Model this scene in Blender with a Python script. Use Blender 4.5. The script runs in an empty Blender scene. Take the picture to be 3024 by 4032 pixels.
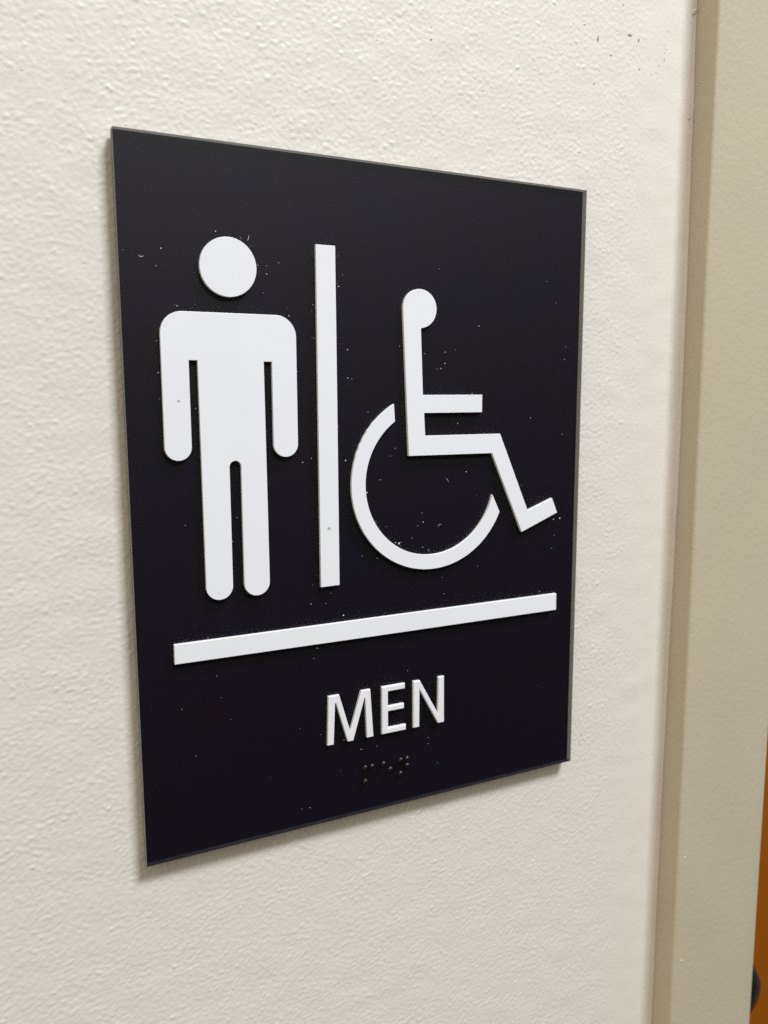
import bpy, bmesh, math, random
import numpy as np
from mathutils import Vector, Matrix

# ------------------------------------------------------------------ camera
sc = bpy.context.scene
col = sc.collection
cam_d = bpy.data.cameras.new("camera")
cam = bpy.data.objects.new("camera", cam_d); col.objects.link(cam)
cam_d.sensor_fit = 'VERTICAL'; cam_d.sensor_height = 36.0; cam_d.sensor_width = 27.0
cam_d.lens = 29.054
cam_d.clip_start = 0.01; cam_d.clip_end = 60
RX = (0.8940154, -0.4480178, -0.0040591); UP = (0.0658931, 0.1225170, 0.9902766); BK = (-0.4431642, -0.8855900, 0.1390534)
LOC = (-0.1136699, -0.2271325, 0.0326920)
cam.matrix_world = Matrix(((RX[0], UP[0], BK[0], LOC[0]), (RX[1], UP[1], BK[1], LOC[1]),
                           (RX[2], UP[2], BK[2], LOC[2]), (0, 0, 0, 1)))
cam_d.dof.use_dof = True; cam_d.dof.focus_distance = 0.246; cam_d.dof.aperture_fstop = 15.0
sc.camera = cam

# ------------------------------------------------------------------ room light (soft bounce of the corridor)
world = bpy.data.worlds.new("World"); sc.world = world; world.use_nodes = True
wn = world.node_tree; wn.nodes.clear()
w_out = wn.nodes.new('ShaderNodeOutputWorld'); w_bg = wn.nodes.new('ShaderNodeBackground')
w_tc = wn.nodes.new('ShaderNodeTexCoord'); w_sep = wn.nodes.new('ShaderNodeSeparateXYZ'); w_r = wn.nodes.new('ShaderNodeValToRGB')
w_map = wn.nodes.new('ShaderNodeMapRange')
w_map.inputs[1].default_value = -1; w_map.inputs[2].default_value = 1
wn.links.new(w_tc.outputs['Generated'], w_sep.inputs[0]); wn.links.new(w_sep.outputs['Z'], w_map.inputs[0])
wn.links.new(w_map.outputs[0], w_r.inputs[0]); wn.links.new(w_r.outputs[0], w_bg.inputs[0]); wn.links.new(w_bg.outputs[0], w_out.inputs[0])
e = w_r.color_ramp.elements
e[0].position = 0.0; e[0].color = (0.30, 0.27, 0.24, 1)
e[1].position = 1.0; e[1].color = (0.58, 0.57, 0.56, 1)
for p, c in ((0.35, (0.28, 0.26, 0.24, 1)), (0.50, (0.42, 0.40, 0.39, 1)), (0.58, (0.68, 0.66, 0.69, 1)), (0.70, (0.74, 0.72, 0.72, 1))):
    k = e.new(p); k.color = c
# the corridor wall on the left throws warmer light; a dark zone is added opposite the sign to dim its reflections
w_tint = wn.nodes.new('ShaderNodeValToRGB'); w_mx = wn.nodes.new('ShaderNodeMapRange'); w_mx.inputs[1].default_value = -1; w_mx.inputs[2].default_value = 1
wn.links.new(w_sep.outputs['X'], w_mx.inputs[0]); wn.links.new(w_mx.outputs[0], w_tint.inputs[0])
w_tint.color_ramp.elements[0].position = 0.1; w_tint.color_ramp.elements[0].color = (0.96, 0.85, 0.62, 1)
w_tint.color_ramp.elements[1].position = 0.7; w_tint.color_ramp.elements[1].color = (0.80, 0.82, 0.86, 1)
w_dot = wn.nodes.new('ShaderNodeVectorMath'); w_dot.operation = 'DOT_PRODUCT'; w_dot.inputs[1].default_value = Vector((0.45, -0.78, -0.44)).normalized()
w_nrm = wn.nodes.new('ShaderNodeVectorMath'); w_nrm.operation = 'NORMALIZE'
wn.links.new(w_tc.outputs['Generated'], w_nrm.inputs[0]); wn.links.new(w_nrm.outputs[0], w_dot.inputs[0])
w_mask = wn.nodes.new('ShaderNodeMapRange'); w_mask.interpolation_type = 'SMOOTHSTEP'
w_mask.inputs[1].default_value = 0.28; w_mask.inputs[2].default_value = 0.86; w_mask.inputs[3].default_value = 1.0; w_mask.inputs[4].default_value = 0.0
wn.links.new(w_dot.outputs['Value'], w_mask.inputs[0])
w_m1 = wn.nodes.new('ShaderNodeVectorMath'); w_m1.operation = 'MULTIPLY'
wn.links.new(w_r.outputs[0], w_m1.inputs[0]); wn.links.new(w_tint.outputs[0], w_m1.inputs[1])
w_m2 = wn.nodes.new('ShaderNodeVectorMath'); w_m2.operation = 'SCALE'
wn.links.new(w_m1.outputs[0], w_m2.inputs[0]); wn.links.new(w_mask.outputs[0], w_m2.inputs['Scale'])
wn.links.new(w_m2.outputs[0], w_bg.inputs[0])
w_bg.inputs[1].default_value = 1.18

# ------------------------------------------------------------------ ceiling lamp of the corridor
def area(name, loc, target, sx, sy, power, color):
    d = bpy.data.lights.new(name, 'AREA'); d.shape = 'RECTANGLE'; d.size = sx; d.size_y = sy
    d.energy = power; d.color = color
    o = bpy.data.objects.new(name, d); col.objects.link(o)
    o.location = loc
    o.rotation_euler = (Vector(target) - Vector(loc)).to_track_quat('-Z', 'Y').to_euler()
    return o
area("ceiling_lamp", (0.46, -1.02, 1.52), (0, 0, 0), 0.55, 0.34, 31.0, (0.96, 1.0, 1.07))

sc.view_settings.view_transform = 'Standard'; sc.view_settings.look = 'None'
sc.view_settings.gamma = 1; sc.view_settings.exposure = 0.40; sc.view_settings.use_curve_mapping = False
sc.render.engine = 'CYCLES'
sc.cycles.use_denoising = False
sc.cycles.max_bounces = 10; sc.cycles.transparent_max_bounces = 12

MM = 0.001
WALL_Y = 4.5      # wall plane behind the sign's front face (mm)

# ------------------------------------------------------------------ materials
def nt(name):
    m = bpy.data.materials.new(name); m.use_nodes = True
    t = m.node_tree; t.nodes.clear()
    return m, t
def N(t, kind, **kw):
    n = t.nodes.new(kind)
    for k, v in kw.items(): setattr(n, k, v)
    return n
def coords(t, scale=(1, 1, 1)):
    tc = N(t, 'ShaderNodeTexCoord'); mp = N(t, 'ShaderNodeMapping')
    mp.inputs['Scale'].default_value = scale
    t.links.new(tc.outputs['Object'], mp.inputs[0])
    return mp.outputs[0]
def noise(t, vec, scale, detail=3, rough=0.5):
    n = N(t, 'ShaderNodeTexNoise'); n.inputs['Scale'].default_value = scale
    n.inputs['Detail'].default_value = detail; n.inputs['Roughness'].default_value = rough
    t.links.new(vec, n.inputs['Vector'])
    return n.outputs['Fac']
def ramp(t, fac, stops):
    r = N(t, 'ShaderNodeValToRGB'); e = r.color_ramp.elements
    e[0].position, e[0].color = stops[0][0], (*stops[0][1], 1)
    e[1].position, e[1].color = stops[-1][0], (*stops[-1][1], 1)
    for p, c in stops[1:-1]:
        k = e.new(p); k.color = (*c, 1)
    t.links.new(fac, r.inputs[0])
    return r.outputs[0]
def plain(name, base, rough, var=0.04, vscale=60, bump=0.0, bscale=1500, spec=0.5, metallic=0.0, cscale=(1, 1, 1), bdist=0.0002, stops=None, rvar=0.0):
    m, t = nt(name)
    out = N(t, 'ShaderNodeOutputMaterial'); b = N(t, 'ShaderNodeBsdfPrincipled')
    t.links.new(b.outputs[0], out.inputs[0])
    v = coords(t, cscale)
    f = noise(t, v, vscale, 4, 0.55)
    lo = tuple(c * (1 - var) for c in base); hi = tuple(min(1, c * (1 + var)) for c in base)
    t.links.new(ramp(t, f, stops or [(0.3, lo), (0.7, hi)]), b.inputs['Base Color'])
    b.inputs['Roughness'].default_value = rough
    if rvar:
        mr = N(t, 'ShaderNodeMapRange'); mr.inputs[3].default_value = rough - rvar; mr.inputs[4].default_value = rough + rvar
        t.links.new(noise(t, v, vscale * 3, 3), mr.inputs[0]); t.links.new(mr.outputs[0], b.inputs['Roughness'])
    b.inputs['Specular IOR Level'].default_value = spec; b.inputs['Metallic'].default_value = metallic
    if bump:
        bp = N(t, 'ShaderNodeBump'); bp.inputs['Strength'].default_value = bump; bp.inputs['Distance'].default_value = bdist
        t.links.new(noise(t, v, bscale, 3, 0.6), bp.inputs['Height']); t.links.new(bp.outputs[0], b.inputs['Normal'])
    return m

# wall paint: warm white latex with very faint pink and green-grey clouds
def wall_paint(name, amp=1.0):
    m, t = nt(name)
    out = N(t, 'ShaderNodeOutputMaterial'); b = N(t, 'ShaderNodeBsdfPrincipled'); t.links.new(b.outputs[0], out.inputs[0])
    v = coords(t)
    f = noise(t, v, 24, 5, 0.62)
    c = ramp(t, f, [(0.30, (0.736, 0.712, 0.636)), (0.48, (0.742, 0.711, 0.638)), (0.60, (0.750, 0.708, 0.643)), (0.72, (0.752, 0.705, 0.643))])
    t.links.new(c, b.inputs['Base Color'])
    b.inputs['Roughness'].default_value = 0.42; b.inputs['Specular IOR Level'].default_value = 0.35
    bp = N(t, 'ShaderNodeBump'); bp.inputs['Strength'].default_value = 0.35 * amp; bp.inputs['Distance'].default_value = 0.00012
    t.links.new(noise(t, coords(t, (0.7, 1, 1)), 1500, 3, 0.6), bp.inputs['Height']); t.links.new(bp.outputs[0], b.inputs['Normal'])
    return m
M_wall = wall_paint("wall_paint")
M_scuff = plain("scuff_grey", (0.24, 0.22, 0.19), 0.8)
M_scuff_soft = plain("scuff_pale", (0.50, 0.485, 0.43), 0.7)
M_caulk = plain("caulk_white", (0.73, 0.69, 0.63), 0.4, 0.03, 90, 0.5, 500)
M_frame = plain("frame_beige_paint", (0.508, 0.455, 0.338), 0.42, 0.025, 30, 0.55, 460, 0.4, bdist=0.0003)
M_door = plain("door_orange_wood", (0.29, 0.080, 0.003), 0.6, 0.10, 14, 0.3, 300, 0.15, cscale=(1, 1, 0.12))
M_knob = plain("dark_bronze", (0.035, 0.035, 0.034), 0.30, 0.2, 60, metallic=0.6, rvar=0.08)
M_white = plain("white_acrylic", (0.825, 0.84, 0.865), 0.38, 0.012, 50, 0.12, 2500, 0.4, bdist=0.00005)
M_whitecut = plain("white_routed_letter", (0.82, 0.83, 0.85), 0.35, 0.02, 300, 0.4, 1400, 0.5, bdist=0.00008)
M_black = plain("dark_paint", (0.0105, 0.0085, 0.0125), 0.55, 0.12, 40, spec=0.0, stops=[(0.3, (0.0050, 0.0018, 0.0052)), (0.7, (0.0030, 0.0017, 0.0080))])
M_braille = plain("black_raster_bead", (0.004, 0.004, 0.005), 0.24)
M_tape = plain("foam_tape", (0.30, 0.29, 0.27), 0.8)
M_dust = plain("pale_dust", (0.78, 0.77, 0.77), 0.8)
M_fleck = plain("grey_fleck", (0.42, 0.42, 0.40), 0.7)
M_fleck_soft = plain("faint_fleck", (0.60, 0.61, 0.62), 0.6)

def clear_acrylic():
    m, t = nt("clear_acrylic_face")
    out = N(t, 'ShaderNodeOutputMaterial'); mix = N(t, 'ShaderNodeMixShader')
    tr = N(t, 'ShaderNodeBsdfTransparent'); gl = N(t, 'ShaderNodeBsdfGlossy'); fr = N(t, 'ShaderNodeFresnel')
    fr.inputs[0].default_value = 1.49; gl.inputs['Roughness'].default_value = 0.47
    v = coords(t)
    bp = N(t, 'ShaderNodeBump'); bp.inputs['Strength'].default_value = 0.15; bp.inputs['Distance'].default_value = 0.00003
    t.links.new(noise(t, v, 2200, 2), bp.inputs['Height']); t.links.new(bp.outputs[0], gl.inputs['Normal'])
    geo = N(t, 'ShaderNodeNewGeometry'); inv = N(t, 'ShaderNodeMath', operation='SUBTRACT'); inv.inputs[0].default_value = 1.0
    t.links.new(geo.outputs['Backfacing'], inv.inputs[1])      # no inner reflection: the slab is modelled at its apparent depth
    mul = N(t, 'ShaderNodeMath', operation='MULTIPLY'); t.links.new(fr.outputs[0], mul.inputs[0]); t.links.new(inv.outputs[0], mul.inputs[1])
    t.links.new(mul.outputs[0], mix.inputs[0]); t.links.new(tr.outputs[0], mix.inputs[1]); t.links.new(gl.outputs[0], mix.inputs[2])
    t.links.new(mix.outputs[0], out.inputs[0])
    return m
M_clear = clear_acrylic()
def frosted_edge():
    m, t = nt("saw_cut_acrylic_edge")
    out = N(t, 'ShaderNodeOutputMaterial'); mix = N(t, 'ShaderNodeMixShader')
    d = N(t, 'ShaderNodeBsdfDiffuse'); tl = N(t, 'ShaderNodeBsdfTranslucent')
    f = noise(t, coords(t), 700, 4, 0.6)
    t.links.new(ramp(t, f, [(0.3, (0.21, 0.21, 0.195)), (0.7, (0.31, 0.31, 0.29))]), d.inputs[0])
    tl.inputs[0].default_value = (0.42, 0.40, 0.36, 1); mix.inputs[0].default_value = 0.20
    t.links.new(d.outputs[0], mix.inputs[1]); t.links.new(tl.outputs[0], mix.inputs[2]); t.links.new(mix.outputs[0], out.inputs[0])
    return m
M_edge = frosted_edge()
M_edge_dark = plain("bottom_edge_dark", (0.017, 0.015, 0.020), 0.35, 0.3, 400)  # darkness of the slab's inner reflection, put into the bottom edge's colour

# ------------------------------------------------------------------ helpers
def tag(o, label=None, cat=None, group=None, kind=None):
    if label: o['label'] = label
    if cat: o['category'] = cat
    if group: o['group'] = group
    if kind: o['kind'] = kind
    return o
def link(name, bm, mat, parent=None, smooth=False):
    me = bpy.data.meshes.new(name)
    bmesh.ops.recalc_face_normals(bm, faces=bm.faces)
    bm.to_mesh(me); bm.free()
    for m in (mat if isinstance(mat, (list, tuple)) else [mat]): me.materials.append(m)
    if smooth: me.polygons.foreach_set('use_smooth', [True] * len(me.polygons))
    o = bpy.data.objects.new(name, me); col.objects.link(o)
    if parent: o.parent = parent
    return o
def empty(name, loc=(0, 0, 0)):
    o = bpy.data.objects.new(name, None); o.location = loc; o.empty_display_size = 0.02
    col.objects.link(o); return o
def box(bm, x0, x1, y0, y1, z0, z1):
    vs = [bm.verts.new((x * MM, y * MM, z * MM)) for x in (x0, x1) for y in (y0, y1) for z in (z0, z1)]
    for f in ((0, 1, 3, 2), (4, 6, 7, 5), (0, 4, 5, 1), (2, 3, 7, 6), (0, 2, 6, 4), (1, 5, 7, 3)):
        bm.faces.new([vs[i] for i in f])
def prism(name, pts, y_front, y_back, mat, parent, bevel=0.10, seg=2):
    """extrude an outline (x, z in mm, on the sign's face) from y_back out to y_front"""
    bm = bmesh.new()
    a = [bm.verts.new((x * MM, y_front * MM, z * MM)) for x, z in pts]
    b = [bm.verts.new((x * MM, y_back * MM, z * MM)) for x, z in pts]
    front = bm.faces.new(a); bm.faces.new(b[::-1])
    n = len(pts)
    for i in range(n): bm.faces.new((a[i], b[i], b[(i + 1) % n], a[(i + 1) % n]))
    bmesh.ops.recalc_face_normals(bm, faces=bm.faces)
    if bevel:
        ed = [e for e in front.edges]
        bmesh.ops.bevel(bm, geom=ed, offset=bevel * MM, segments=seg, profile=0.5, affect='EDGES', clamp_overlap=True)
    return link(name, bm, mat, parent)
def arc(cx, cz, r, a0, a1, n):
    return [(cx + r * math.cos(math.radians(a0 + (a1 - a0) * i / n)), cz + r * math.sin(math.radians(a0 + (a1 - a0) * i / n))) for i in range(n + 1)]

# measured grains and marks (x, z, size in mm)
DUST= [(-65.27, 71.35, 0.17), (-66.7, 66.82, 0.15), (-50.49, 76.88, 0.15), (-61.64, 56.78, 0.15), (-67.42, 39.15, 0.12), (-67.41, 47.42, 0.12), (-32.72, 69.75, 0.12), (-36.27, 68.77, 0.1), (-36.36, 66.55, 0.15), (-38.83, 68.71, 0.12), (-30.03, 55.35, 0.2), (-74.95, 70.33, 0.08), (-77.03, 106.02, 0.01), (-67.25, 39.12, 0.14), (-67.17, 32.11, 0.1), (-11.88, 46.27, 0.16), (-11.84, 37.99, 0.12), (-27.78, 39.7, 0.12), (-23.87, 14.59, 0.14), (-26.62, 13.48, 0.15), (-12.88, 13.56, 0.14), (-46.88, -1.45, 0.12), (-48.37, -8.3, 0.13), (-61.64, -2.7, 0.1), (-14.13, -34.14, 0.2), (-24.77, -29.31, 0.14), (-18.3, -26.76, 0.1), (-57.64, 29.52, 0.1), (-15.23, 23.59, 0.1), (-22.41, 49.27, 0.1), (34.03, 54.62, 0.2), (21.61, 42.73, 0.22), (20.1, 41.12, 0.15), (18.76, 40.91, 0.13), (21.65, 46.21, 0.14), (25.53, 46.99, 0.12), (14.31, 45.63, 0.12), (12.6, 44.91, 0.1), (26.41, 23.9, 0.16), (-12.91, 13.47, 0.2), (-11.85, 46.21, 0.15), (-11.94, 38.0, 0.15), (-10.53, 37.77, 0.1), (-1.23, 7.12, 0.13), (2.24, 14.33, 0.1), (3.97, 16.65, 0.12), (29.86, 8.22, 0.15), (13.89, -7.19, 0.22), (11.96, -8.19, 0.14), (9.93, -11.96, 0.12), (5.15, -13.32, 0.3), (3.9, -12.96, 0.22), (-5.87, 3.39, 0.25), (5.9, -13.02, 0.12), (13.8, -15.24, 0.14), (15.93, -16.32, 0.16), (54.94, 25.2, 0.15), (68.69, 44.66, 0.13), (68.42, 19.4, 0.1), (65.07, -20.06, 0.15), (68.31, -9.71, 0.3), (65.6, -9.97, 0.25), (66.26, -15.61, 0.13), (60.23, -34.98, 0.16), (34.68, -23.56, 0.1), (20.95, -25.8, 0.12), (21.78, -31.41, 0.1), (-14.1, -34.12, 0.15), (-14.52, 64.28, 0.18), (-13.2, 67.64, 0.1), (31.82, 33.31, 0.12), (51.86, 2.68, 0.08), (-2.42, -17.26, 0.12), (-7.56, -16.18, 0.1), (0.64, -7.65, 0.1), (5.54, 47.73, 0.1), (-5.3, 27.87, 0.1), (19.28, 71.39, 0.12), (60.46, 69.95, 0.1), (64.44, 63.29, 0.1), (-24.77, -29.37, 0.14), (-14.13, -34.2, 0.22), (-22.95, -43.33, 0.15), (-24.17, -46.45, 0.12), (-54.2, -47.23, 0.1), (-64.63, -55.33, 0.12), (-61.14, -70.14, 0.1), (-26.23, -94.3, 0.17), (-29.06, -67.83, 0.1), (-56.38, -35.56, 0.12), (-50.51, -60.99, 0.07), (-15.63, -84.48, 0.08), (-8.45, -78.77, 0.14), (-2.8, -78.91, 0.1), (8.39, -55.39, 0.1), (15.96, -81.75, 0.11), (16.07, -79.52, 0.08), (-14.39, -74.44, 0.12), (-22.33, -71.15, 0.08), (19.59, -89.14, 0.07)]
FLECK= [(-62.41, 31.5, 0.45), (-62.65, 31.17, 0.2), (-18.93, -6.6, 0.5), (-18.35, -6.98, 0.25), (-42.83, 35.65, 0.15), (-33.26, 49.41, 0.15), (-34.15, 39.23, 0.12), (-32.81, 19.67, 0.12), (-53.11, -22.6, 0.2), (-65.49, 30.09, 0.12), (-55.87, 40.67, 0.15), (-46.57, 65.42, 0.14), (-42.4, 65.7, 0.1), (15.52, 16.84, 0.12), (17.04, -20.87, 0.12), (-63.21, -36.72, 0.2)]
SCUFF= [(96.59, 153.93, 2.55, 0.91), (100.61, 153.11, 0.86, 1.07), (82.81, 150.22, 0.61, 2.23), (92.35, 153.56, 0.63, 0.23), (76.88, 153.76, 0.8, 0.29), (88.48, 146.22, 0.83, 0.38), (81.64, 136.11, 0.82, 0.38), (101.42, 143.82, 0.65, 0.62), (84.04, 140.5, 1.03, 0.3), (93.28, 163.0, 0.63, 0.6), (112.29, 153.47, 0.96, 0.16), (112.4, 152.34, 0.32, 0.33), (113.32, 152.39, 0.32, 0.38), (112.55, 150.9, 0.42, 0.49), (115.22, 151.28, 0.36, 0.67), (112.55, 148.85, 0.42, 1.1), (115.03, 146.79, 0.36, 0.32), (110.19, 154.94, 0.41, 0.24), (110.11, 146.35, 1.12, 0.16), (109.2, 143.94, 0.96, 0.13), (113.95, 158.18, 1.28, 0.13), (100.8, 153.42, 0.43, 0.46), (100.33, 152.7, 0.36, 0.46), (106.99, 143.01, 1.48, 0.16), (101.57, 144.1, 0.29, 0.31), (109.18, 143.88, 1.12, 0.13), (86.79, -92.98, 0.74, 0.37), (84.84, -93.75, 0.88, 1.1), (83.91, -96.17, 1.18, 0.73), (85.94, -95.85, 0.74, 1.1), (18.79, 142.29, 0.48, 0.31), (18.71, 138.94, 0.67, 0.39), (0.43, 135.67, 0.31, 0.34), (37.54, 127.15, 0.62, 0.28), (25.01, 147.7, 0.39, 0.31), (32.52, 150.37, 0.25, 0.2), (11.59, -106.07, 0.29, 0.72), (-32.54, 102.11, 0.23, 0.2), (-72.02, 102.34, 0.34, 0.42), (-96.24, 111.89, 0.37, 0.26), (-71.66, 124.87, 0.23, 0.31)]

# ------------------------------------------------------------------ the wall (real relief of rolled paint)
def axis(a, b, step, outer_lo, outer_hi):
    """dense positions a..b, spreading to coarse steps outside"""
    core = np.arange(a, b + step * .5, step)
    lo, s, p = [], step * 1.6, a
    while p - s > outer_lo: p -= s; lo.append(p); s *= 1.6
    lo.append(outer_lo)
    hi, s, p = [], step * 1.6, b
    while p + s < outer_hi: p += s; hi.append(p); s *= 1.6
    if outer_hi > b: hi.append(outer_hi)
    return np.array(lo[::-1] + list(core) + hi)
WALL_R = 126.3
def band_noise(nx, nz, step, lam_lo, lam_hi, ax, ang, seed):
    """band-limited gaussian noise, stretched by ax along a direction"""
    r = np.random.default_rng(seed)
    w = np.fft.rfft2(r.standard_normal((nz, nx)))
    kx = np.fft.rfftfreq(nx, step)[None, :]; kz = np.fft.fftfreq(nz, step)[:, None]
    c, s = math.cos(math.radians(ang)), math.sin(math.radians(ang))
    u = (kx * c + kz * s) * ax; v = -kx * s + kz * c
    k = np.sqrt(u * u + v * v) + 1e-9
    lk = np.log(k); m0 = math.log(1 / math.sqrt(lam_lo * lam_hi)); sg = math.log(lam_hi / lam_lo) / 2.6
    h = np.fft.irfft2(w * np.exp(-((lk - m0) / sg) ** 2 / 2), s=(nz, nx))
    return h / h.std()
STEP = 0.46
x0, z0, z1 = -240.0, -290.0, 250.0
xs = axis(x0, WALL_R - 4.0, STEP, -1700, WALL_R)
zs = axis(z0, z1, STEP, -1520, 1100)
ncx = int(round((WALL_R - 4.0 - x0) / STEP)) + 8; ncz = int(round((z1 - z0) / STEP)) + 8
ncx += ncx % 2; ncz += ncz % 2
nA = band_noise(ncx, ncz, STEP, 0.9, 5.5, 1.3, -8, 3)
nB = band_noise(ncx, ncz, STEP, 0.9, 4.8, 1.3, -30, 5)
nC = band_noise(ncx, ncz, STEP, 0.9, 4.8, 1.35, 18, 8)
big1 = band_noise(ncx, ncz, STEP, 40, 110, 1.0, 0, 11); big2 = band_noise(ncx, ncz, STEP, 35, 90, 1.0, 0, 12)
lump = band_noise(ncx, ncz, STEP, 9, 30, 1.3, 0, 14)
wa = np.clip(0.5 + 0.5 * big1, 0, 1); wb = np.clip(0.5 + 0.5 * big2, 0, 1)
n = nA * np.sqrt(wa) + (nB * np.sqrt(wb) + nC * np.sqrt(1 - wb)) * np.sqrt(1 - wa)
n = n / n.std()
relief = n + 0.22 * (n * n - 1) + 0.10 * np.maximum(n - 1.2, 0) ** 2
XX, ZZ = np.meshgrid(xs, zs)
IX = np.clip(np.rint((XX - x0) / STEP).astype(int), 0, ncx - 1); IZ = np.clip(np.rint((ZZ - z0) / STEP).astype(int), 0, ncz - 1)
sm = lambda t: t * t * (3 - 2 * t)
amp = 0.045 * (0.85 + 0.22 * np.clip(band_noise(ncx, ncz, STEP, 12, 60, 1, 0, 21)[IZ, IX] * .6, -.9, 1.2))
edge_fade = 0.30 + 0.70 * sm(np.clip((114 - XX) / 26, 0, 1))          # brushed smooth beside the frame
inside = sm(np.clip((XX - x0) / 25, 0, 1)) * sm(np.clip((ZZ - z0) / 25, 0, 1)) * sm(np.clip((z1 - ZZ) / 25, 0, 1))
H = (relief[IZ, IX] * amp * edge_fade + lump[IZ, IX] * 0.03) * inside
# rounded shoulder where the wall paint turns in towards the frame, a little wavy
wob = np.interp(zs, np.linspace(-1520, 1100, 900), np.random.default_rng(4).standard_normal(900)).reshape(-1, 1)
shoulder = np.clip((XX - (WALL_R - 4.6 + 0.25 * wob)) / 4.4, 0, 1) ** 2 * 1.1
YY = WALL_Y - H + shoulder
nz_, nx_ = XX.shape
verts = np.stack([XX, YY, ZZ], -1).reshape(-1, 3) * MM
idx = np.arange(nz_ * nx_).reshape(nz_, nx_)
quads = np.stack([idx[:-1, :-1], idx[:-1, 1:], idx[1:, 1:], idx[1:, :-1]], -1).reshape(-1, 4)
me = bpy.data.meshes.new("wall")
me.vertices.add(len(verts)); me.vertices.foreach_set('co', verts.ravel())
me.loops.add(quads.size); me.loops.foreach_set('vertex_index', quads.ravel().astype(np.int32))
me.polygons.add(len(quads)); me.polygons.foreach_set('loop_start', np.arange(0, quads.size, 4, dtype=np.int32))
me.polygons.foreach_set('loop_total', np.full(len(quads), 4, dtype=np.int32))
me.update(calc_edges=True); me.polygons.foreach_set('use_smooth', np.ones(len(quads), dtype=bool)); me.materials.append(M_wall)
wall = bpy.data.objects.new("wall", me); col.objects.link(wall)
tag(wall, "off-white painted wall with a rolled orange-peel texture behind the sign", "wall", kind='structure')
def wall_y(x, z):
    i = int(np.argmin(abs(zs - z))); j = int(np.argmin(abs(xs - x)))
    return float(YY[i, j])

# thickness of the wall behind its painted face
bm = bmesh.new(); box(bm, -1700, WALL_R, 8, 120, -1520, 1100)
link("wall_core", bm, M_wall, wall)

# dark nicks and pale smudges in the paint
def blob_flake(bm, x, z, w, h, y, rng, th=0.02, n=9, mat=0):
    ring = []
    for i in range(n):
        a = 2 * math.pi * i / n; k = 1 + rng.uniform(-.3, .3)
        ring.append((x + math.cos(a) * w * .5 * k, z + math.sin(a) * h * .5 * k))
    lo = [bm.verts.new((px * MM, y * MM, pz * MM)) for px, pz in ring]
    c = bm.verts.new((x * MM, (y - th) * MM, z * MM))
    for i in range(n): bm.faces.new((lo[i], lo[(i + 1) % n], c)).material_index = mat
    bm.faces.new(lo[::-1]).material_index = mat
rng = random.Random(7)
bm = bmesh.new()
for x, z, w, h in SCUFF:
    soft = 1 if (w * h > 3.0 or z < -50) else 0
    ys = min(wall_y(x + dx * w * .4, z + dz * h * .4) for dx in (-1, 0, 1) for dz in (-1, 0, 1))
    blob_flake(bm, x, z, w * .9, h * 1.0, ys - 0.005, rng, mat=soft)
link("scuff_mark", bm, [M_scuff, M_scuff_soft], wall)

# ------------------------------------------------------------------ caulk bead between wall and door frame
FX = 126.5; FY = -6.2; FR = 174.9; JB = 118.0        # frame: return face x, front y, right edge x, depth y
bm = bmesh.new()
zz = np.arange(-1520, 1100, 1.2)
r2 = np.random.default_rng(9)
k1 = np.convolve(r2.standard_normal(len(zz) + 80), np.hanning(9) / 3.2, 'same')[:len(zz)]
k2 = np.convolve(r2.standard_normal(len(zz) + 200), np.hanning(60) / 9, 'same')[:len(zz)]
rings = []
for i, z in enumerate(zz):
    bow = math.exp(-((z - 10) / 120.0) ** 2)           # the bead is thinnest beside the sign
    rise = 0.75 + 1.6 * bow + 0.10 * k1[i] + 0.25 * k2[i]
    wid = 4.3 + 0.18 * k1[i] + 0.4 * k2[i]
    prof = [(FX - wid, WALL_Y + 0.25), (FX - wid * .78, WALL_Y + 0.02), (FX - wid * .50, WALL_Y - rise * .10), (FX - wid * .26, WALL_Y - rise * .32),
            (FX - wid * .17, WALL_Y - rise * .52), (FX - .48, WALL_Y - rise * .72), (FX - .40, WALL_Y - rise * .97), (FX - 0.16, WALL_Y - rise), (FX + 0.05, WALL_Y - rise + .05), (FX + 0.05, WALL_Y + 3), (FX - wid, WALL_Y + 3)]
    rings.append([bm.verts.new((a * MM, b * MM, z * MM)) for a, b in prof])
for a, b in zip(rings[:-1], rings[1:]):
    for j in range(len(a)): bm.faces.new((a[j], a[(j + 1) % len(a)], b[(j + 1) % len(a)], b[j]))
bm.faces.new(rings[0]); bm.faces.new(rings[-1][::-1])
for x, z, r in ((125.6, 167.0, .55), (125.1, 166.2, .35), (126.0, 92.0, .3), (125.9, -120.0, .3), (125.2, 131.0, .28)):
    bmesh.ops.create_icosphere(bm, subdivisions=2, radius=1, matrix=Matrix.Translation((x * MM, (WALL_Y - .7) * MM, z * MM)) @ Matrix.Diagonal((r * MM, r * MM, r * 1.3 * MM, 1)))
caulk = link("caulk_bead", bm, M_caulk, None, True)
tag(caulk, "thin white painted caulk bead running up the joint between wall and beige frame", "caulk")

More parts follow.
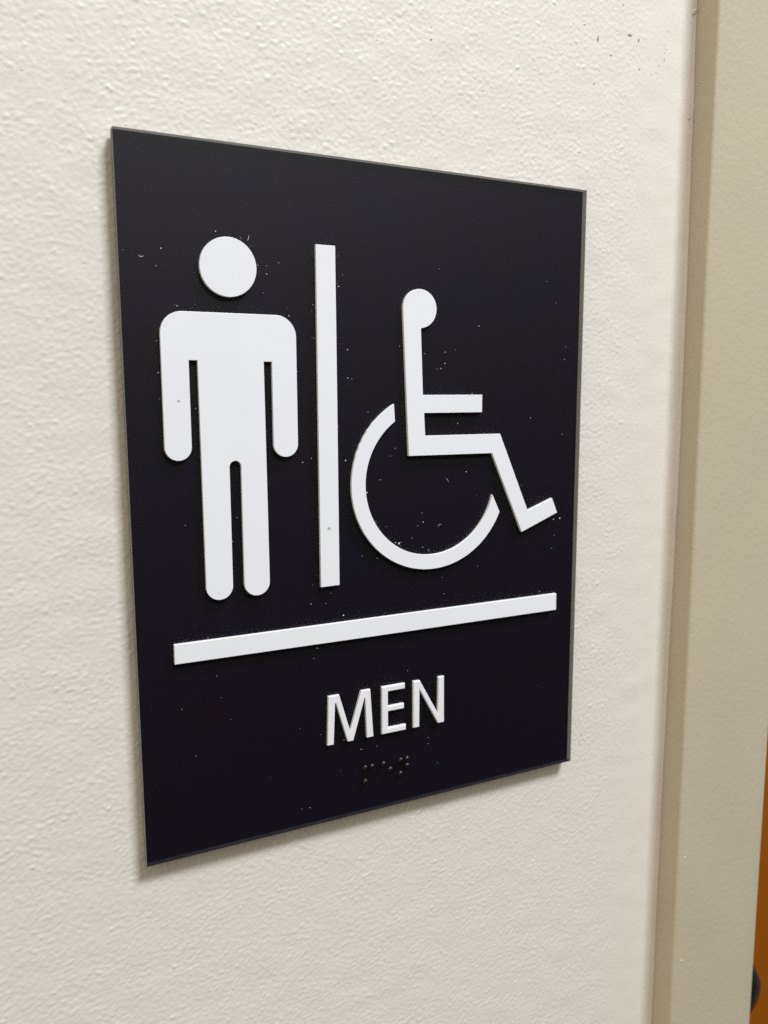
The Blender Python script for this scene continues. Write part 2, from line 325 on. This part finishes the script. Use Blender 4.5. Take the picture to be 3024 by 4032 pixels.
# ------------------------------------------------------------------ hollow metal door frame
frame = empty("door_frame", (0.15, 0.02, -1.52))
tag(frame, "beige painted metal door frame to the right of the restroom sign", "door frame")
def loc_children(o): o.matrix_parent_inverse = Matrix.Translation(-o.parent.location)
R = 1.5
prof = [(FX, JB), (FX, FY + R)] + [(FX + R - R * math.cos(math.radians(a)), FY + R - R * math.sin(math.radians(a))) for a in (15, 30, 45, 60, 75)] + [(FX + R, FY)]
prof += [(FX + R + (FR - FX - 2 * R) * i / 12, FY) for i in range(1, 12)]
R3 = 0.9
prof += [(FR - R3 + R3 * math.sin(math.radians(a)), FY + R3 - R3 * math.cos(math.radians(a))) for a in (0, 30, 60, 90)]
prof += [(FR, JB - 50), (FR + 16, JB - 50), (FR + 16, JB)]
bm = bmesh.new(); rings = []
for z in np.linspace(-1520, 560, 60): rings.append([bm.verts.new((a * MM, b * MM, z * MM)) for a, b in prof])
for a, b in zip(rings[:-1], rings[1:]):
    for j in range(len(a)): bm.faces.new((a[j], a[(j + 1) % len(a)], b[(j + 1) % len(a)], b[j]))
bm.faces.new(rings[0]); bm.faces.new(rings[-1][::-1])
jamb = link("jamb", bm, M_frame, frame, True); loc_children(jamb)
me = jamb.data
me.set_sharp_from_angle(angle=math.radians(50))
# paint crumbs dried on the frame
bm = bmesh.new()
for x, z, y in ((FX - .1, -60, -1.0), (FX + 4.6, -195, FY), (FX + 3.9, -150, FY), (FX - .1, 142, 2.0)):
    m4 = Matrix.Translation((x * MM, y * MM, z * MM)) @ Matrix.Diagonal((.35 * MM, .3 * MM, .45 * MM, 1))
    bmesh.ops.create_icosphere(bm, subdivisions=2, radius=1, matrix=m4)
crumb = link("paint_crumb", bm, M_caulk, frame, True); loc_children(crumb)

# ------------------------------------------------------------------ door
door = empty("door", (0.6, 0.09, -1.51))
tag(door, "orange-brown wooden door set back behind the beige frame", "door")
DY = 100.0
bm = bmesh.new(); box(bm, FR + 18, FR + 18 + 900, DY, DY + 44, -1512, 520)
o = link("door_panel", bm, M_door, door); loc_children(o)
bm = bmesh.new()
# turned knob on its shank and rose, axis along y
kx, kz, ky = 213.0, -265.5, 45.0
prof = [(0, 22.0 - 40), (8, 22.4 - 40), (14, 24.0 - 40), (16.8, 28 - 40), (18.3, 34 - 40), (18.5, 40 - 40), (17.6, 46 - 40), (15.5, 52 - 40), (11, 57 - 40), (9.5, 64 - 40), (10, DY - 12 - ky), (22, DY - 10 - ky), (30, DY - 6 - ky), (32, DY - ky)]
rings = []
for r_, dy in prof:
    rings.append([bm.verts.new(((kx + r_ * math.cos(t)) * MM, (ky + dy) * MM, (kz + r_ * math.sin(t)) * MM)) for t in np.linspace(0, 2 * math.pi, 48, endpoint=False)] if r_ else [bm.verts.new((kx * MM, (ky + dy) * MM, kz * MM))])
for a, b in zip(rings[:-1], rings[1:]):
    for j in range(48):
        if len(a) == 1: bm.faces.new((a[0], b[j], b[(j + 1) % 48]))
        else: bm.faces.new((a[j], b[j], b[(j + 1) % 48], a[(j + 1) % 48]))
o = link("door_knob", bm, M_knob, door, True); loc_children(o)

# ------------------------------------------------------------------ the sign
W2, H2 = 76.2, 100.4
sign = empty("restroom_sign")
tag(sign, "black acrylic restroom sign reading MEN with white man and wheelchair symbols on the wall", "sign")
# clear panel: glossy front, saw-cut sides
T = 3.2; PD = 2.0
bm = bmesh.new()
nseg = 60
def side_wave(k, s): return 0.035 * math.sin(k * 1.9 + s) + 0.03 * math.sin(k * 0.63 + 2 * s)
outline = []
for i in range(nseg): outline.append((-W2, -H2 + 2 * H2 * i / nseg, 0))
for i in range(nseg): outline.append((-W2 + 2 * W2 * i / nseg, H2, 1))
for i in range(nseg): outline.append((W2, H2 - 2 * H2 * i / nseg, 2))
for i in range(nseg): outline.append((W2 - 2 * W2 * i / nseg, -H2, 3))
fr_ = [bm.verts.new((x * MM, 0, z * MM)) for x, z, s in outline]
bk_ = []
for i, (x, z, s) in enumerate(outline):
    k = 0.99 if i % nseg else 1
    bk_.append(bm.verts.new((x * MM, T * MM, z * MM)))
f = bm.faces.new(fr_); f.material_index = 0
nv = len(outline)
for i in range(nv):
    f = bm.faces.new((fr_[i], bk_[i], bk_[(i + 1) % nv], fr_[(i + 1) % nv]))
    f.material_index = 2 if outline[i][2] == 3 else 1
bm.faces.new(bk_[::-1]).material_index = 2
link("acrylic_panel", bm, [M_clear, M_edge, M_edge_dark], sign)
bm = bmesh.new(); box(bm, -W2 + .06, W2 - .06, PD, T - .1, -H2 + .06, H2 - .06)
link("painted_backing", bm, M_black, sign)
bm = bmesh.new(); box(bm, -W2 + 9, W2 - 9, T + .01, WALL_Y + .4, -H2 + 9, H2 - 9)
link("mounting_tape", bm, M_tape, sign)

F, Bk = -1.0, -0.01
# man
AL, AR_, TOP, AB_ = -66.6, -28.3, 55.35, 15.35
cr = 6.0
man = prism("man_pictogram",
    arc(AL + cr, TOP - cr, cr, 180, 90, 14) + arc(AR_ - cr, TOP - cr, cr, 90, 0, 14)
    + arc(-32.0, AB_ + 3.7, 3.70, 0, -180, 22) + [(-35.7, 42.35), (-38.1, 42.35)]
    + arc(-41.65, -20.75, 3.82, 0, -180, 22) + arc(-47.15, 13.1, 1.68, 0, 180, 12)[0:]
    + arc(-52.7, -20.78, 3.86, 0, -180, 22) + [(-56.85, 42.45), (-59.25, 42.45)]
    + arc(-62.92, AB_ + 3.7, 3.68, 0, -180, 22), F, Bk, M_white, sign)
prism("head", arc(-47.5, 67.6, 7.95, 0, 352, 44), F, Bk, M_white, man)
prism("divider_bar", [(-21.75, -24.35), (-15.7, -24.25), (-15.75, 30), (-15.85, 75.5), (-21.85, 75.5), (-21.85, 30)], F, Bk, M_white, sign, 0.08)
# wheelchair user
head = arc(12.1, 59.05, 5.85, 183, -84, 34)
fig = [(8.25, 14.15)] + head + [(12.45, 53.0), (13.2, 32.95), (35.1, 32.95), (35.05, 27.35), (13.65, 27.35), (14.05, 20.3),
       (42.25, 20.25), (53.92, -5.9), (64.1, -2.3), (66.4, -7.45), (51.65, -13.1), (39.2, 14.0)]
wc = prism("wheelchair_pictogram", fig, F, Bk, M_white, sign, 0.08)
cx, cz = 16.7, 5.67
ao0 = math.degrees(math.atan2(24.48, -13.55)); ao1 = 360 + math.degrees(math.atan2(-11.4, 26.1))
ai0 = math.degrees(math.atan2(19.4, -13.4)); ai1 = 360 + math.degrees(math.atan2(-5.2, 22.65))
wheel = arc(cx, cz, 28.1, ao0, ao1, 80) + arc(cx, cz, 23.4, ai0, ai1, 80)[::-1]
# the router left tiny saw teeth along part of the outer rim
teeth = []
for i, (x, z) in enumerate(wheel):
    if 6 < i < 17: k = 1 + (0.0035 if i % 2 else -0.001); x, z = cx + (x - cx) * k, cz + (z - cz) * k
    teeth.append((x, z))
prism("wheel", teeth, F, Bk, M_white, wc, 0.07)
prism("underline_bar", [(-66.25, -41.7), (0, -41.95), (67.05, -42.05), (66.95, -36.15), (0, -36.05), (-66.2, -36.0)], F, Bk, M_white, sign, 0.10)
# raised lettering M E N
LM = [(-19.85, -59.05), (-16.25, -59.05), (-12.6, -71.6), (-8.75, -59.05), (-5.55, -59.05), (-4.55, -74.85), (-6.8, -74.85), (-7.35, -61.7), (-7.62, -61.7),
      (-11.6, -74.85), (-13.45, -74.85), (-17.32, -61.6), (-17.66, -61.6), (-18.3, -74.85), (-20.35, -74.85)]
LE = [(-1.45, -59.05), (6.85, -59.05), (6.85, -60.85), (0.72, -60.85), (0.72, -65.75), (6.5, -65.75), (6.5, -67.5), (0.74, -67.5), (0.74, -73.0), (7.2, -73.0), (7.2, -74.85), (-1.45, -74.85)]
LN_ = [(9.95, -59.05), (12.35, -59.05), (19.25, -71.5), (19.35, -59.05), (21.5, -59.05), (21.6, -74.9), (19.3, -74.9), (12.3, -62.2), (12.2, -74.85), (10.0, -74.85)]
for pts in (LM, LE, LN_):
    prism("letter", pts, F, Bk, M_whitecut, sign, 0.26, 3)
# braille m e n
for x, z in ((-7.15, -85.15), (-4.75, -85.2), (-7.15, -89.8), (-0.6, -85.2), (1.8, -87.55), (5.65, -85.2), (5.65, -89.85), (8.05, -85.2), (8.05, -87.55)):
    bm = bmesh.new()
    bmesh.ops.create_uvsphere(bm, u_segments=24, v_segments=14, radius=1, matrix=Matrix.Translation((x * MM, 0.05 * MM, z * MM)) @ Matrix.Diagonal((.97 * MM, .95 * MM, .97 * MM, 1)))
    link("braille_dot", bm, M_braille, sign, True)

# ------------------------------------------------------------------ dust and lint on the sign
rng = random.Random(12)
bm = bmesh.new()
def grain(x, z, r, y=0.0):
    q = Matrix.Rotation(rng.uniform(0, 6.28), 4, 'Y')
    m4 = Matrix.Translation((x * MM, (y - r * .25) * MM, z * MM)) @ q @ Matrix.Diagonal((r * rng.uniform(.6, 1.2) * MM, r * .45 * MM, r * rng.uniform(.5, .9) * MM, 1))
    v0 = len(bm.verts)
    bmesh.ops.create_icosphere(bm, subdivisions=1, radius=1, matrix=m4)
for x, z, r in DUST: grain(x, z, r * 1.12)
for i in range(25):
    x, z = rng.uniform(-75, 75), rng.uniform(-99, 99)
    grain(x, z, min(.12, .034 * rng.paretovariate(2.2)))
for i in range(26):      # grains gathered along the edges of the raised shapes
    a = rng.uniform(200, 330); grain(16.7 + 22.6 * math.cos(math.radians(a)), 5.7 + 22.6 * math.sin(math.radians(a)), rng.uniform(.03, .09))
for i in range(14): grain(rng.choice((-22.6, -15.0)) + rng.uniform(-.5, .5), rng.uniform(40, 76), rng.uniform(.03, .10))
for i in range(10):
    a = rng.uniform(-40, 80); grain(-47.5 + 9 * math.cos(math.radians(a)), 67.6 + 9 * math.sin(math.radians(a)), rng.uniform(.03, .11))
for i in range(10): grain(rng.uniform(-64, -30), 56.2 + rng.uniform(0, 1.2), rng.uniform(.03, .08))
def fibre(pts, r=0.035):
    for (a, b) in zip(pts[:-1], pts[1:]):
        d = Vector((b[0] - a[0], 0, b[1] - a[1])); L = d.length
        m4 = Matrix.Translation(((a[0] + b[0]) / 2 * MM, -0.04 * MM, (a[1] + b[1]) / 2 * MM)) @ d.to_track_quat('Z', 'Y').to_matrix().to_4x4() @ Matrix.Diagonal((MM, MM, MM, 1))
        bmesh.ops.create_cone(bm, segments=6, radius1=r, radius2=r, depth=L * 1.05, matrix=m4, cap_ends=True)
fibre([(-71.1, 69.2), (-70.7, 68.9), (-70.3, 68.85), (-69.9, 69.1)], .05)
fibre([(-41.6, 75.2), (-41.3, 75.8), (-41.25, 76.5)], .05)
fibre([(22.2, 6.4), (22.9, 5.9), (23.2, 5.2)], .04)
fibre([(19.4, -9.0), (19.9, -8.4), (20.6, -8.3)], .03)
dust = link("dust", bm, M_dust, None)
tag(dust, "pale specks of dust and lint scattered over the black sign face", "dust", kind='stuff')
for x, z, r in FLECK:
    bm = bmesh.new(); blob_flake(bm, x, z, r * 2.0, r * 1.7, F - 0.004, rng, 0.01)
    o = link("dirt_fleck", bm, M_fleck if (r > .3 or r <= .14) else M_fleck_soft, sign)
